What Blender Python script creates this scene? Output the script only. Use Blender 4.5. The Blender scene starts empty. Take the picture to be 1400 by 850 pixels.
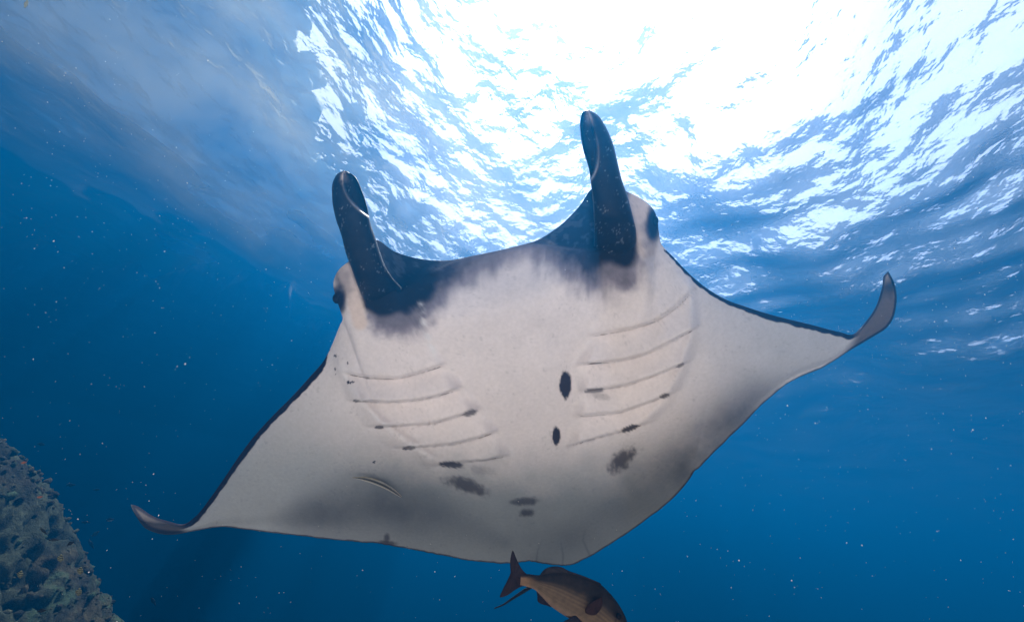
import bpy, bmesh, math, random
import numpy as np
from mathutils import Vector, Matrix

random.seed(7)
RNG = np.random.default_rng(11)
scene = bpy.context.scene
COL = scene.collection

# ------------------------------------------------------------------ camera
F = 560.0                      # focal length in photo pixels (photo is 1400 x 850)
PITCH, ROLL = math.radians(27.0), math.radians(9.5)
fwd = np.array([0.0, math.cos(PITCH), math.sin(PITCH)])
r0 = np.array([1.0, 0.0, 0.0])
u0 = np.cross(r0, fwd)
right = r0 * math.cos(ROLL) + u0 * math.sin(ROLL)
up = u0 * math.cos(ROLL) - r0 * math.sin(ROLL)
cam_data = bpy.data.cameras.new("camera")
cam = bpy.data.objects.new("camera", cam_data)
COL.objects.link(cam)
cam_data.sensor_width = 36.0
cam_data.lens = 36.0 * F / 1400.0
cam_data.clip_start = 0.02
cam_data.clip_end = 2000.0
M3 = Matrix(((right[0], up[0], -fwd[0]), (right[1], up[1], -fwd[1]), (right[2], up[2], -fwd[2])))
cam.matrix_world = M3.to_4x4()
scene.camera = cam


def ray(px, py):
    px = np.asarray(px, float); py = np.asarray(py, float)
    x = (px - 700.0) / F; y = (425.0 - py) / F
    return x[..., None] * right + y[..., None] * up + fwd


def unproj(px, py, D):
    return ray(px, py) * np.asarray(D, float)[..., None]


# ------------------------------------------------------------------ light
SUN_PX = (775.0, -25.0)
sd = ray(*SUN_PX); sd = sd / np.linalg.norm(sd)
sun_el = math.asin(sd[2]); sun_az = math.atan2(sd[0], sd[1])
world = bpy.data.worlds.new("World")
scene.world = world
world.use_nodes = True
wn = world.node_tree.nodes; wl = world.node_tree.links
wn.clear()
w_out = wn.new("ShaderNodeOutputWorld"); w_bg = wn.new("ShaderNodeBackground")
w_sky = wn.new("ShaderNodeTexSky")
w_sky.sky_type = 'NISHITA'
w_sky.sun_disc = False
w_sky.sun_elevation = sun_el
w_sky.sun_rotation = sun_az
w_sky.air_density = 1.0
w_sky.dust_density = 2.0
w_sky.ozone_density = 1.0
w_bg.inputs["Strength"].default_value = 0.115
w_tc = wn.new("ShaderNodeTexCoord"); w_nz = wn.new("ShaderNodeTexNoise")
w_nz.inputs["Scale"].default_value = 3.2; w_nz.inputs["Detail"].default_value = 7; w_nz.inputs["Roughness"].default_value = .6
w_mr = wn.new("ShaderNodeMapRange"); w_mr.inputs["From Min"].default_value = .36; w_mr.inputs["From Max"].default_value = .60
w_mr.inputs["To Min"].default_value = .15; w_mr.inputs["To Max"].default_value = .92
w_mx = wn.new("ShaderNodeMix"); w_mx.data_type = 'RGBA'
w_mx.inputs["B"].default_value = (3.1, 3.2, 3.35, 1)
wl.new(w_tc.outputs["Generated"], w_nz.inputs["Vector"]); wl.new(w_nz.outputs["Fac"], w_mr.inputs["Value"])
wl.new(w_mr.outputs[0], w_mx.inputs["Factor"]); wl.new(w_sky.outputs[0], w_mx.inputs["A"])
wl.new(w_mx.outputs["Result"], w_bg.inputs[0]); wl.new(w_bg.outputs[0], w_out.inputs[0])

sun_d = bpy.data.lights.new("sun", 'SUN')
sun_d.energy = 5.0
sun_d.angle = math.radians(0.5)
sun_d.color = (1.0, 0.95, 0.87)
sun = bpy.data.objects.new("sun", sun_d)
COL.objects.link(sun)
sun.rotation_euler = Vector(sd).to_track_quat('Z', 'Y').to_euler()
sun.location = Vector(sd) * 60

vs = scene.view_settings
vs.view_transform = 'Standard'
vs.look = 'None'
vs.exposure = 2.18
vs.gamma = 1.0
cy = scene.cycles
cy.use_denoising = True
cy.max_bounces = 8
cy.transparent_max_bounces = 12
cy.volume_bounces = 0
cy.sample_clamp_indirect = 6.0
cy.caustics_reflective = False
cy.caustics_refractive = False

SURF = 4.0       # water surface height above the camera


# ------------------------------------------------------------------ helpers
def new_mat(name):
    m = bpy.data.materials.new(name); m.use_nodes = True
    n = m.node_tree.nodes; n.clear()
    return m, n, m.node_tree.links


def simple_mat(name, color=None, attr=None, rough=0.5, spec=0.4, bump=0.0, bscale=60.0, mottle=0.15, mscale=30.0, ior=1.10):   # wet things under water hardly gleam: their index is close to the water's
    m, n, l = new_mat(name)
    out = n.new("ShaderNodeOutputMaterial"); p = n.new("ShaderNodeBsdfPrincipled")
    l.new(p.outputs[0], out.inputs[0])
    p.inputs["Roughness"].default_value = rough
    p.inputs["Specular IOR Level"].default_value = spec
    p.inputs["IOR"].default_value = ior
    tc = n.new("ShaderNodeTexCoord")
    nz = n.new("ShaderNodeTexNoise"); nz.inputs["Scale"].default_value = mscale; nz.inputs["Detail"].default_value = 6
    l.new(tc.outputs["Object"], nz.inputs["Vector"])
    mr = n.new("ShaderNodeMapRange")
    mr.inputs["From Min"].default_value = 0.25; mr.inputs["From Max"].default_value = 0.75
    mr.inputs["To Min"].default_value = 1 - mottle; mr.inputs["To Max"].default_value = 1 + mottle
    l.new(nz.outputs["Fac"], mr.inputs["Value"])
    vm = n.new("ShaderNodeVectorMath"); vm.operation = 'SCALE'
    if attr:
        at = n.new("ShaderNodeAttribute"); at.attribute_name = attr
        l.new(at.outputs["Color"], vm.inputs[0])
    else:
        vm.inputs[0].default_value = color
    l.new(mr.outputs[0], vm.inputs["Scale"])
    l.new(vm.outputs[0], p.inputs["Base Color"])
    if bump:
        b = n.new("ShaderNodeBump"); b.inputs["Strength"].default_value = bump; b.inputs["Distance"].default_value = 0.01
        nb = n.new("ShaderNodeTexNoise"); nb.inputs["Scale"].default_value = bscale; nb.inputs["Detail"].default_value = 5
        l.new(tc.outputs["Object"], nb.inputs["Vector"]); l.new(nb.outputs["Fac"], b.inputs["Height"])
        l.new(b.outputs[0], p.inputs["Normal"])
    return m


def np_mesh(name, V, Fc, mat, parent=None, loc=(0, 0, 0), color=None, smooth=True):
    """V (n,3) world coordinates, faces as list/array; vertices stored relative to loc."""
    me = bpy.data.meshes.new(name)
    V = np.asarray(V, float) - np.asarray(loc, float)
    if isinstance(Fc, np.ndarray) and Fc.ndim == 2:
        k = Fc.shape[1]
        me.vertices.add(len(V)); me.vertices.foreach_set("co", V.astype(np.float32).ravel())
        me.loops.add(Fc.size); me.loops.foreach_set("vertex_index", Fc.astype(np.int32).ravel())
        me.polygons.add(len(Fc))
        me.polygons.foreach_set("loop_start", np.arange(0, Fc.size, k, dtype=np.int32))
        me.update(calc_edges=True); me.validate()
    else:
        me.from_pydata([tuple(v) for v in V], [], [tuple(f) for f in Fc])
        me.update()
    if smooth:
        me.polygons.foreach_set("use_smooth", np.ones(len(me.polygons), bool))
    if color is not None:
        ca = me.color_attributes.new("pigment", 'FLOAT_COLOR', 'POINT')
        c4 = np.ones((len(V), 4), np.float32); c4[:, :3] = color
        ca.data.foreach_set("color", c4.ravel())
    me.materials.append(mat)
    o = bpy.data.objects.new(name, me); COL.objects.link(o)
    if parent is None:
        o.location = loc
    else:
        o.parent = parent
        off = np.asarray(loc) - np.asarray(parent["base"])
        o.location = off
    return o


def fix_normals(o):
    bm = bmesh.new(); bm.from_mesh(o.data)
    bmesh.ops.recalc_face_normals(bm, faces=bm.faces[:])
    bm.to_mesh(o.data); bm.free()


def thing(name, label, cat, loc, group=None):
    o = bpy.data.objects.new(name, None); COL.objects.link(o)
    o.location = loc; o.empty_display_size = 0.1
    o["label"] = label; o["category"] = cat; o["base"] = [float(v) for v in loc]
    if group: o["group"] = group
    return o


def curve(pts, t):
    """cubic Hermite through rows (t, x, y)."""
    P = np.asarray(pts, float); tt = P[:, 0]; v = P[:, 1:]
    dt = np.diff(tt)[:, None]; sl = np.diff(v, axis=0) / dt
    m = np.zeros_like(v)
    m[1:-1] = (sl[:-1] * dt[1:] + sl[1:] * dt[:-1]) / (dt[1:] + dt[:-1])
    m[0] = sl[0]; m[-1] = sl[-1]
    i = np.clip(np.searchsorted(tt, t, side='right') - 1, 0, len(tt) - 2)
    h = (tt[i + 1] - tt[i])[:, None]; s = ((t - tt[i]) / (tt[i + 1] - tt[i]))[:, None]
    return ((2 * s**3 - 3 * s**2 + 1) * v[i] + (s**3 - 2 * s**2 + s) * h * m[i]
            + (-2 * s**3 + 3 * s**2) * v[i + 1] + (s**3 - s**2) * h * m[i + 1])


def auto_curve(pts, n):
    P = np.asarray(pts, float)
    d = np.r_[0, np.cumsum(np.linalg.norm(np.diff(P, axis=0), axis=1))]
    d /= d[-1]
    return curve(np.c_[d, P], np.linspace(0, 1, n))


def dist_poly(x, y, pts):
    """distance to polyline, signed side (positive = above in the picture), parameter 0..1"""
    P = np.asarray(pts, float); best = np.full(x.shape, 1e9); sgn = np.ones(x.shape); par = np.zeros(x.shape)
    seg = np.linalg.norm(np.diff(P, axis=0), axis=1); cum = np.r_[0, np.cumsum(seg)]; tot = cum[-1]
    for k in range(len(P) - 1):
        a = P[k]; b = P[k + 1]; d = b - a; L2 = d @ d + 1e-9
        s = np.clip(((x - a[0]) * d[0] + (y - a[1]) * d[1]) / L2, 0, 1)
        qx = x - a[0] - s * d[0]; qy = y - a[1] - s * d[1]
        dd = np.hypot(qx, qy); m = dd < best
        best = np.where(m, dd, best)
        side = np.sign(d[1] * qx - d[0] * qy)
        sgn = np.where(m, side, sgn); par = np.where(m, (cum[k] + s * seg[k]) / tot, par)
    return best, sgn, par


_LAT = RNG.random((256, 256))


def vnoise(x, y):
    xi = np.floor(x).astype(int); yi = np.floor(y).astype(int)
    fx = x - xi; fy = y - yi
    fx = fx * fx * (3 - 2 * fx); fy = fy * fy * (3 - 2 * fy)
    g = lambda i, j: _LAT[i % 256, j % 256]
    return ((g(xi, yi) * (1 - fx) + g(xi + 1, yi) * fx) * (1 - fy)
            + (g(xi, yi + 1) * (1 - fx) + g(xi + 1, yi + 1) * fx) * fy)


def fbm(x, y, o=5):
    s = 0; a = 0.5
    for k in range(o):
        s = s + a * vnoise(x * 2**k + 17.3 * k, y * 2**k + 5.1 * k); a *= 0.5
    return s / (1 - 0.5**o)


def sstep(a, b, x):
    t = np.clip((x - a) / (b - a), 0, 1)
    return t * t * (3 - 2 * t)


def mixc(c, col, m):
    return c * (1 - m[..., None]) + np.asarray(col) * m[..., None]


# ------------------------------------------------------------------ water surface
def wave_height(x, y):
    rg = np.random.default_rng(5)
    z = np.zeros_like(x); r = np.hypot(x, y)
    for k in range(46):
        lam = 0.55 * (7.5 / 0.55) ** rg.random()
        ang = math.radians(-18) + rg.normal() * 0.6
        amp = 0.0064 * lam ** 0.95 * (0.5 + rg.random())
        ph = rg.random() * 6.283
        fade = np.clip((lam * 7.0 - 0.035 * r * 2.5) / (lam * 3.0), 0, 1)
        z += amp * fade * np.sin(6.283 / lam * (x * math.cos(ang) + y * math.sin(ang)) + ph)
    return z


NA, NR = 520, 330
rr = np.r_[0.04 * (190 / 0.04) ** np.linspace(0, 1, NR)]
aa = np.linspace(0, 2 * np.pi, NA, endpoint=False)
X = rr[:, None] * np.cos(aa)[None]; Y = rr[:, None] * np.sin(aa)[None]
Z = SURF + wave_height(X, Y + 2.0)
V = np.c_[X.ravel(), Y.ravel(), Z.ravel()]
i = np.arange(NR - 1)[:, None] * NA; j = np.arange(NA)[None]; j2 = (j + 1) % NA
Q = np.stack([i + j, i + NA + j, i + NA + j2, i + j2], -1).reshape(-1, 4)
wm, n, l = new_mat("sea_surface")
out = n.new("ShaderNodeOutputMaterial"); mix = n.new("ShaderNodeMixShader")
tr = n.new("ShaderNodeBsdfTransparent"); gl = n.new("ShaderNodeBsdfGlossy")
gl.inputs["Roughness"].default_value = 0.06
fr = n.new("ShaderNodeFresnel"); fr.inputs["IOR"].default_value = 1.325
tc = n.new("ShaderNodeTexCoord")
mp = n.new("ShaderNodeMapping"); mp.inputs["Scale"].default_value = (1.0, 0.75, 1.0)
mp0 = n.new("ShaderNodeMapping"); mp0.inputs["Rotation"].default_value = (0, 0, math.radians(18))
l.new(tc.outputs["Object"], mp0.inputs["Vector"]); l.new(mp0.outputs[0], mp.inputs["Vector"])
nz1 = n.new("ShaderNodeTexNoise"); nz1.inputs["Scale"].default_value = 3.7; nz1.inputs["Detail"].default_value = 4; nz1.inputs["Roughness"].default_value = 0.42; nz1.inputs["Distortion"].default_value = 0.15
l.new(mp.outputs[0], nz1.inputs["Vector"])
bp = n.new("ShaderNodeBump"); bp.inputs["Strength"].default_value = 1.0; bp.inputs["Distance"].default_value = 0.122
l.new(nz1.outputs["Fac"], bp.inputs["Height"])
l.new(bp.outputs[0], fr.inputs["Normal"]); l.new(bp.outputs[0], gl.inputs["Normal"])
l.new(fr.outputs[0], mix.inputs[0]); l.new(tr.outputs[0], mix.inputs[1]); l.new(gl.outputs[0], mix.inputs[2])
# added translucent layer: a pale glow put into the surface, strongest on the left
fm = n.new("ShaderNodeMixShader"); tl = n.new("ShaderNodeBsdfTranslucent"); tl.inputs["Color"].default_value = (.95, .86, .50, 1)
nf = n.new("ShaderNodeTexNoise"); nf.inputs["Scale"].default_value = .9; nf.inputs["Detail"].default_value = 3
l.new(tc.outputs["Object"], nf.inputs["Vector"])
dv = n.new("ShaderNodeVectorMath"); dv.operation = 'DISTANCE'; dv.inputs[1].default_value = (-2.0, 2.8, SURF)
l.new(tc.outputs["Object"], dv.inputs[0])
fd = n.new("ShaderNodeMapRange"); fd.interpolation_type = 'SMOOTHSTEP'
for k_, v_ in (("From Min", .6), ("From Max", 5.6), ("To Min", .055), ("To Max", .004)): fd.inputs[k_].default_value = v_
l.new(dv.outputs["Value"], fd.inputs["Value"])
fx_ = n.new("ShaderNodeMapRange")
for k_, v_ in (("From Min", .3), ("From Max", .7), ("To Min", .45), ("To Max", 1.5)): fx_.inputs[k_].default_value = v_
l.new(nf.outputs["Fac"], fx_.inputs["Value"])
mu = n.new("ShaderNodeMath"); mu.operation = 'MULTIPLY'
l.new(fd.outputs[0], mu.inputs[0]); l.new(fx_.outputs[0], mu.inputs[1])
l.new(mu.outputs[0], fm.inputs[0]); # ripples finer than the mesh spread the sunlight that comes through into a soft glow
rf = n.new("ShaderNodeBsdfRefraction"); rf.inputs["Roughness"].default_value = .45; rf.inputs["IOR"].default_value = 1.2
sm_ = n.new("ShaderNodeMixShader"); sm_.inputs[0].default_value = .33
l.new(mix.outputs[0], sm_.inputs[1]); l.new(rf.outputs[0], sm_.inputs[2])
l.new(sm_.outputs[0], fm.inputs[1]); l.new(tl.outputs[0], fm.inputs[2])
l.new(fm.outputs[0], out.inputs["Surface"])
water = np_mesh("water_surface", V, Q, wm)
water["kind"] = "structure"

# ------------------------------------------------------------------ seabed: unseen pale sand slope added under and behind the camera as a bounce, dropping off ahead
gx = np.linspace(-185, 185, 240); gx = np.sign(gx) * (np.abs(gx) / 185) ** 2.2 * 185
gy = np.linspace(-185, 185, 260); gy = np.sign(gy) * (np.abs(gy) / 185) ** 2.2 * 185
GX, GY = np.meshgrid(gx, gy)
yy = GY + 0.25 * np.sin(GX * 0.5)
zz = np.where(yy < -1.0, -2.2 + (-(yy + 1.0)) * 0.55, -2.2 - (yy + 1.0) * 0.85)
zz = np.clip(zz, -26.0, 2.6)
zz += (fbm(GX * 0.5 + 40, GY * 0.5 + 40) - 0.5) * 0.5
V = np.c_[GX.ravel(), GY.ravel(), zz.ravel()]
nx = len(gx); ny = len(gy)
i = np.arange(ny - 1)[:, None] * nx; j = np.arange(nx - 1)[None]
Q = np.stack([i + j, i + j + 1, i + nx + j + 1, i + nx + j], -1).reshape(-1, 4)
sand = simple_mat("bounce_sand", attr="pigment", rough=0.9, spec=0.1, bump=0.4, bscale=9, mottle=0.12, mscale=2)
bounce_patch = 1 - sstep(4.5, 6.5, np.hypot(GX, GY + 3.2) + (fbm(GX * .4, GY * .4) - .5) * 4)  # pale only near the camera, to concentrate the added bounce light
scol_ = mixc(np.ones(GX.shape + (3,)) * np.array([.13, .11, .09]), (.78, .71, .63), bounce_patch)
sb = np_mesh("bounce_seabed", V, Q, sand, color=scol_.reshape(-1, 3)); sb["kind"] = "structure"

# ------------------------------------------------------------------ rocky islet added on the left to block the sky there
n_a, n_h = 760, 130
az = np.radians(np.linspace(-92, -6, n_a)); hh_ = np.linspace(0, 1, n_h)
sky_el = np.radians(np.interp(np.degrees(az), [-92, -74, -66, -56, -48, -38, -29, -20, -12, -6], [8, 26, 41, 44, 42, 34.5, 26, 16, 9, 5]))
dist = 17 + 4 * np.sin(az * 3.1)
topz = dist * np.tan(sky_el) + (fbm(az * 8 + 4, az * 0 + 2, 2) - .5) * 3
AZ = az[:, None] * np.ones((1, n_h)); H = np.ones((n_a, 1)) * hh_[None]
zlo = SURF - 1.2
Zc = zlo + (topz[:, None] - zlo) * np.clip(H / .8, 0, 1)
rad_ = dist[:, None] - 2.0 + 2.0 * H + np.clip((SURF - .2 - Zc) / 1.0, 0, 1) ** .8 * 34 + np.clip((H - .8) / .2, 0, 1) * 12
rad_ = rad_ + (fbm(AZ * 14 + 9, Zc * .35 + 30, 6) - .5) * 5.5 * (1 - .85 * sstep(.55, .78, H))
Zc = Zc + (fbm(AZ * 9 + 70, H * 4 + 3, 3) - .5) * 2.0 * sstep(.1, .5, H) + (fbm(AZ * 30 + 20, H * 3 + 9, 3) - .5) * 1.0 * sstep(.3, .7, H)
Vc = np.c_[(rad_ * np.sin(AZ)).ravel(), (rad_ * np.cos(AZ)).ravel(), Zc.ravel()]
ii = np.arange(n_a - 1)[:, None] * n_h; jj = np.arange(n_h - 1)[None]
Qc = np.stack([ii + jj, ii + n_h + jj, ii + n_h + jj + 1, ii + jj + 1], -1).reshape(-1, 4)
rock_m = simple_mat("sky_block_rock", (.050, .052, .040), rough=.9, spec=.15, bump=.7, bscale=1.2, mottle=.5, mscale=.8, ior=1.45)
islet = np_mesh("sky_block_islet", Vc, Qc, rock_m); islet["kind"] = "structure"
# leafy clumps added along its crest to break up the edge of the blocked sky
rg = np.random.default_rng(8)
bm = bmesh.new(); bmesh.ops.create_icosphere(bm, subdivisions=1, radius=1)
kv = np.array([v.co[:] for v in bm.verts]); kf = np.array([[v.index for v in f.verts] for f in bm.faces]); bm.free()
sv_, sf_ = [], []
for k in range(5200):
    a_ = rg.integers(30, n_a - 30); az_ = az[a_]
    up_ = rg.exponential(.75) * (.4 + 1.5 * max(0, vnoise(np.array(az_ * 26), np.array(3.0)) - .2)); rad0 = dist[a_] + rg.uniform(-1.4, 1.5)
    c_ = np.array([rad0 * math.sin(az_), rad0 * math.cos(az_), topz[a_] - .9 + up_])
    q_ = kv * (.10 + .34 * rg.random() ** 2) * rg.uniform(.6, 1.5, 3) * (1 + .45 * rg.random((len(kv), 1)))
    sf_.append(kf + len(kv) * len(sv_)); sv_.append(q_ + c_)
scrub = np_mesh("sky_block_scrub", np.vstack(sv_), np.vstack(sf_), simple_mat("sky_block_leaf", (.05, .075, .035), rough=.8, spec=.2, mottle=.5, mscale=1.5, ior=1.45))
scrub["kind"] = "stuff"; scrub["label"] = "green clumps added along the crest of the sky-blocking islet"

# ------------------------------------------------------------------ manta ray
LEAD = [(0, 178.5, 689), (.02, 189, 692), (.04, 209, 705), (.06, 230, 712), (.08, 250.6, 716), (.10, 267, 705.6),
        (.13, 287.7, 680), (.16, 308, 651), (.19, 329, 620), (.22, 349.5, 593.5), (.25, 374, 567), (.28, 399, 542),
        (.31, 423.6, 515), (.335, 444, 490.6), (.35, 454.5, 470), (.365, 464, 446), (.375, 468.6, 435), (.385, 464.5, 422),
        (.395, 458, 402), (.405, 456, 385), (.415, 463, 369), (.425, 477.7, 356.5), (.44, 498, 338), (.455, 515, 328),
        (.47, 540, 344), (.485, 575, 354), (.50, 612, 356), (.515, 650, 349), (.54, 700, 338), (.555, 735, 328),
        (.57, 762, 311), (.585, 778, 297), (.60, 795, 278), (.61, 807, 260), (.63, 835, 257), (.645, 858.5, 262.6),
        (.655, 877, 272), (.665, 891.5, 284), (.675, 898.5, 299), (.685, 901, 319.5), (.695, 905, 335), (.705, 921, 352),
        (.715, 939, 371), (.745, 982, 404), (.775, 1023.5, 420.6), (.805, 1065, 433), (.835, 1106, 443), (.865, 1147, 453.5),
        (.885, 1168, 456), (.90, 1184, 439), (.92, 1196.5, 420.6), (.945, 1205, 396), (.975, 1208, 378), (1.0, 1214, 371)]
TRAIL = [(0, 179, 690), (.01, 181, 697), (.02, 191, 713), (.04, 205, 725), (.055, 222, 730), (.07, 242, 730), (.085, 263, 726),
         (.11, 300, 720), (.14, 333, 723), (.20, 407, 732), (.27, 489, 740.6), (.31, 518, 742.6), (.34, 543, 747),
         (.40, 596.5, 757), (.45, 637.7, 765), (.52, 695, 769.5), (.56, 724.7, 767), (.60, 757.6, 772), (.63, 782, 771.5),
         (.66, 815, 755), (.69, 852, 732), (.715, 889, 705.6), (.735, 922, 679), (.75, 947, 650), (.765, 966, 628.6),
         (.78, 990.6, 604), (.80, 1015, 581), (.82, 1036, 558.5), (.835, 1056.5, 540), (.855, 1081, 521.5), (.88, 1130.6, 499),
         (.895, 1163.6, 478), (.905, 1184, 466), (.915, 1196.5, 458.5), (.935, 1213, 447), (.955, 1223, 429), (.97, 1226, 408),
         (.985, 1223, 387.6), (1.0, 1215, 372)]
LIP = [(546, 402), (556, 393), (575, 381), (592, 371), (620, 358), (660, 346.5), (700, 337.5), (725, 334), (753, 336), (782, 341), (815, 343), (835, 340)]
GILL_L = [[(478, 512), (506, 517), (543, 518), (572, 511), (603, 501)],
          [(486, 548), (530, 550), (564, 548), (597, 542), (624, 533)],
          [(515, 583), (555, 582), (592, 579), (617, 572), (649, 562)],
          [(552, 612), (592, 610), (621, 607), (654, 599), (673, 592)],
          [(602, 636), (638, 631), (664, 629), (688, 624)]]
GILL_R = [[(813, 459), (865, 450), (898, 439), (926, 420), (941, 405)],
          [(797, 498), (852, 493), (885, 484), (922, 465), (948, 451)],
          [(799, 535), (856, 527), (889, 516), (936, 497)],
          [(793, 569), (848, 564), (881, 553), (915, 539)],
          [(784, 608), (815, 599), (856, 588), (877, 581)]]
RIDGE_L = [(459, 478), (466, 505), (484, 538), (520, 575), (560, 605), (602, 633)]
RIDGE_R = [(940, 372), (945, 410), (946, 450), (934, 500), (912, 545), (876, 584)]

NS, NC = 640, 240
ts = np.linspace(0, 1, NS)
Lc = curve(LEAD, ts); Tc = curve(TRAIL, ts)
# a trailing edge is never a perfect curve: small nicks and ripples
nick = (fbm(ts * 140, ts * 0 + 3.3, 3) - 0.5) * 2.2 * sstep(.12, .2, ts) * (1 - sstep(.86, .9, ts))
nick += 3.5 * np.exp(-((ts - .752) / .0025) ** 2) * -1
Tc[:, 1] += nick
cc = 0.5 - 0.5 * np.cos(np.linspace(0, np.pi, NC)); cc = 0.55 * cc + 0.45 * np.linspace(0, 1, NC)
PX = Lc[:, None, 0] * (1 - cc)[None] + Tc[:, None, 0] * cc[None]
PY = Lc[:, None, 1] * (1 - cc)[None] + Tc[:, None, 1] * cc[None]
C = np.broadcast_to(cc[None], PX.shape); S = np.broadcast_to(ts[:, None], PX.shape)


def manta_plane(px, py):
    x = (px - 700) / F; y = (425 - py) / F
    return 1.0 / (0.533 - 0.045 * x + 0.225 * y)


axis_x = 690 + (PY - 345) * 0.16
q = (PX - axis_x)
bodyw = np.exp(-(np.abs(q) / 270) ** 2.6)
D0 = manta_plane(PX, PY)
edge = np.clip(4 * C * (1 - C), 0, 1)
prof = edge ** 0.55
headw = sstep(.375, .41, S) * (1 - sstep(.67, .70, S))
front = (1 - (1 - np.clip(C / 0.22, 0, 1)) ** 2.0)
bulge = 0.17 * bodyw * np.where(headw > 0.5, front * (1 - C) ** .35 * np.clip(edge * 3, 0, 1) ** .4 + 0.0, prof * .9) + 0.035 * prof
bulge_s = 0.17 * bodyw * ((headw) * (sstep(0, .22, C)) + (1 - headw) * prof) * (1 - sstep(.45, 1.0, C) * .95) + 0.035 * prof
D = D0 - bulge_s
# wings sweep up and away towards their tips, the curled tips more so
wing = np.abs(q) / 520.0
D += 0.16 * np.clip(wing - .45, 0, 2) ** 1.6
D += 0.14 * (1 - sstep(.0, .10, S)) * (1 - C) + 0.14 * sstep(.88, 1.0, S) * (1 - C)
# a long hollow runs along the rear of the wings before the thin trailing edge
D += 0.03 * np.exp(-((C - .86) / .09) ** 2) * np.exp(-((np.abs(q) - 260) / 170) ** 2)
# mouth: the surface above the lower lip steps back into the open mouth
dl, sg, pl_ = dist_poly(PX, PY, LIP)
above = np.where(sg > 0, dl, 0) * ((pl_ > .003) & (pl_ < .997))
D += 0.09 * sstep(0, 14, above) + 0.05 * sstep(8, 40, above)
below = np.where(sg <= 0, dl, 0)
D -= 0.014 * np.exp(-((np.where(sg > 0, -dl, dl) - 5) / 6.0) ** 2) * sstep(0, .08, pl_) * (1 - sstep(.92, 1, pl_))
# gill folds: five overlapping flaps on each side; every flap rises from the slit in front of it and
# ends in a free edge that stands proud over the next slit
for GS, RG_, sgn_ in ((GILL_L, RIDGE_L, 1), (GILL_R, RIDGE_R, -1)):
    inf_ = [dist_poly(PX, PY, [(G[0][0] * 1.5 - G[1][0] * .5, G[0][1] * 1.5 - G[1][1] * .5)] + G + [(G[-1][0] * 1.5 - G[-2][0] * .5, G[-1][1] * 1.5 - G[-2][1] * .5)]) for G in GS]
    inner = [G[-1] if sgn_ > 0 else G[0] for G in GS]
    inner = [(inner[0][0] - 22 * sgn_, inner[0][1] - 42)] + inner + [(inner[-1][0] + 18 * sgn_, inner[-1][1] + 26)]
    outer = [G[0] if sgn_ > 0 else G[-1] for G in GS]
    outer = [(outer[0][0] - 12 * sgn_, outer[0][1] - 40)] + outer + [(outer[-1][0] + 30 * sgn_, outer[-1][1] + 22)]
    di, si, _ = dist_poly(PX, PY, inner); do, so, _ = dist_poly(PX, PY, outer)
    # inside the bank: right of the outer line and left of the inner one (mirrored on the other side)
    ins = sstep(-12, 10, di * np.where(si > 0, -1, 1) * sgn_ + 2) * sstep(-12, 10, do * np.where(so > 0, 1, -1) * sgn_ + 2)
    sds = [np.where(i_[1] > 0, -i_[0], i_[0]) for i_ in inf_]     # positive = behind (below) the slit
    fold = np.zeros(PX.shape)
    for k in range(6):
        lo = sds[k - 1] if k > 0 else np.clip(sds[0] + 40, 0, None)
        hi = -sds[k] if k < 5 else np.clip(34 - sds[4], 0, None)
        inb = (lo >= 0) & (hi > 0)
        f = np.where(inb, lo / (lo + hi + 1e-6), 0)
        amp = .088 if 0 < k < 5 else .040
        if k == 5:
            v_ = -.020 * np.exp(-(lo / 9.0))
        elif k == 0:
            v_ = amp * sstep(.1, 1, f) - 0
        else:
            v_ = amp * f - .008
        v_ = v_ - .055 * sstep(.91, 1.0, f) * (k < 5)
        fold = np.where(inb, v_, fold)
    D -= fold * ins
for R_ in (RIDGE_L, RIDGE_R):
    d, s_, p_ = dist_poly(PX, PY, R_)
    D -= 0.016 * np.exp(-(d / 6.5) ** 2) * sstep(0, .08, p_) * (1 - sstep(.92, 1, p_))
# eye bulges
for ex, ey, rx, ry, h in ((470, 400, 26, 46, .05), (886, 310, 26, 48, .05)):
    D -= h * np.exp(-((PX - ex) / rx) ** 2 - ((PY - ey) / ry) ** 2)
# soft uneven flesh
D += (fbm(PX / 70, PY / 70, 3) - .5) * 0.012 * np.clip(edge * 2, 0, 1)

# --- pigment and painted shade
col = np.ones(PX.shape + (3,)) * np.array([0.86, 0.785, 0.765])
nA = fbm(PX / 26, PY / 26, 5); nB = fbm(PX / 9 + 50, PY / 9 + 9, 4); nV = fbm(PX / 7 + 9, PY / 46 + 20, 4)
# rear third and wings greyer: own tone plus light falloff painted in
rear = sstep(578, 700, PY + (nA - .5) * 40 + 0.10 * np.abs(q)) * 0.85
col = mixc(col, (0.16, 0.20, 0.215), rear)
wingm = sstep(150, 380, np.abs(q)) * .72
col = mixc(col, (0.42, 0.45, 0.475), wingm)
# slate bands along the rear of the wings: own grey plus curvature shade painted in
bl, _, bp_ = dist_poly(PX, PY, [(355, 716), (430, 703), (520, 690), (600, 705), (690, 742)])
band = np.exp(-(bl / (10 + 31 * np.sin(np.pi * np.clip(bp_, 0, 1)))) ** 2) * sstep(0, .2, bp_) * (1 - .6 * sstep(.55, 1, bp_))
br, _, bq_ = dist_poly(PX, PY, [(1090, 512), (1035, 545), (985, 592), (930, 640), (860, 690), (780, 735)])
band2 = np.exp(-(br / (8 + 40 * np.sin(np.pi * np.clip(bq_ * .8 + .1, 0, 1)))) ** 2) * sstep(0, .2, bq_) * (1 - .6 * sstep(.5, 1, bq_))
col = mixc(col, (0.085, 0.095, 0.115), np.clip(np.maximum(band, band2) * (.72 + .5 * (nA - .5)), 0, 1))
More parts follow.
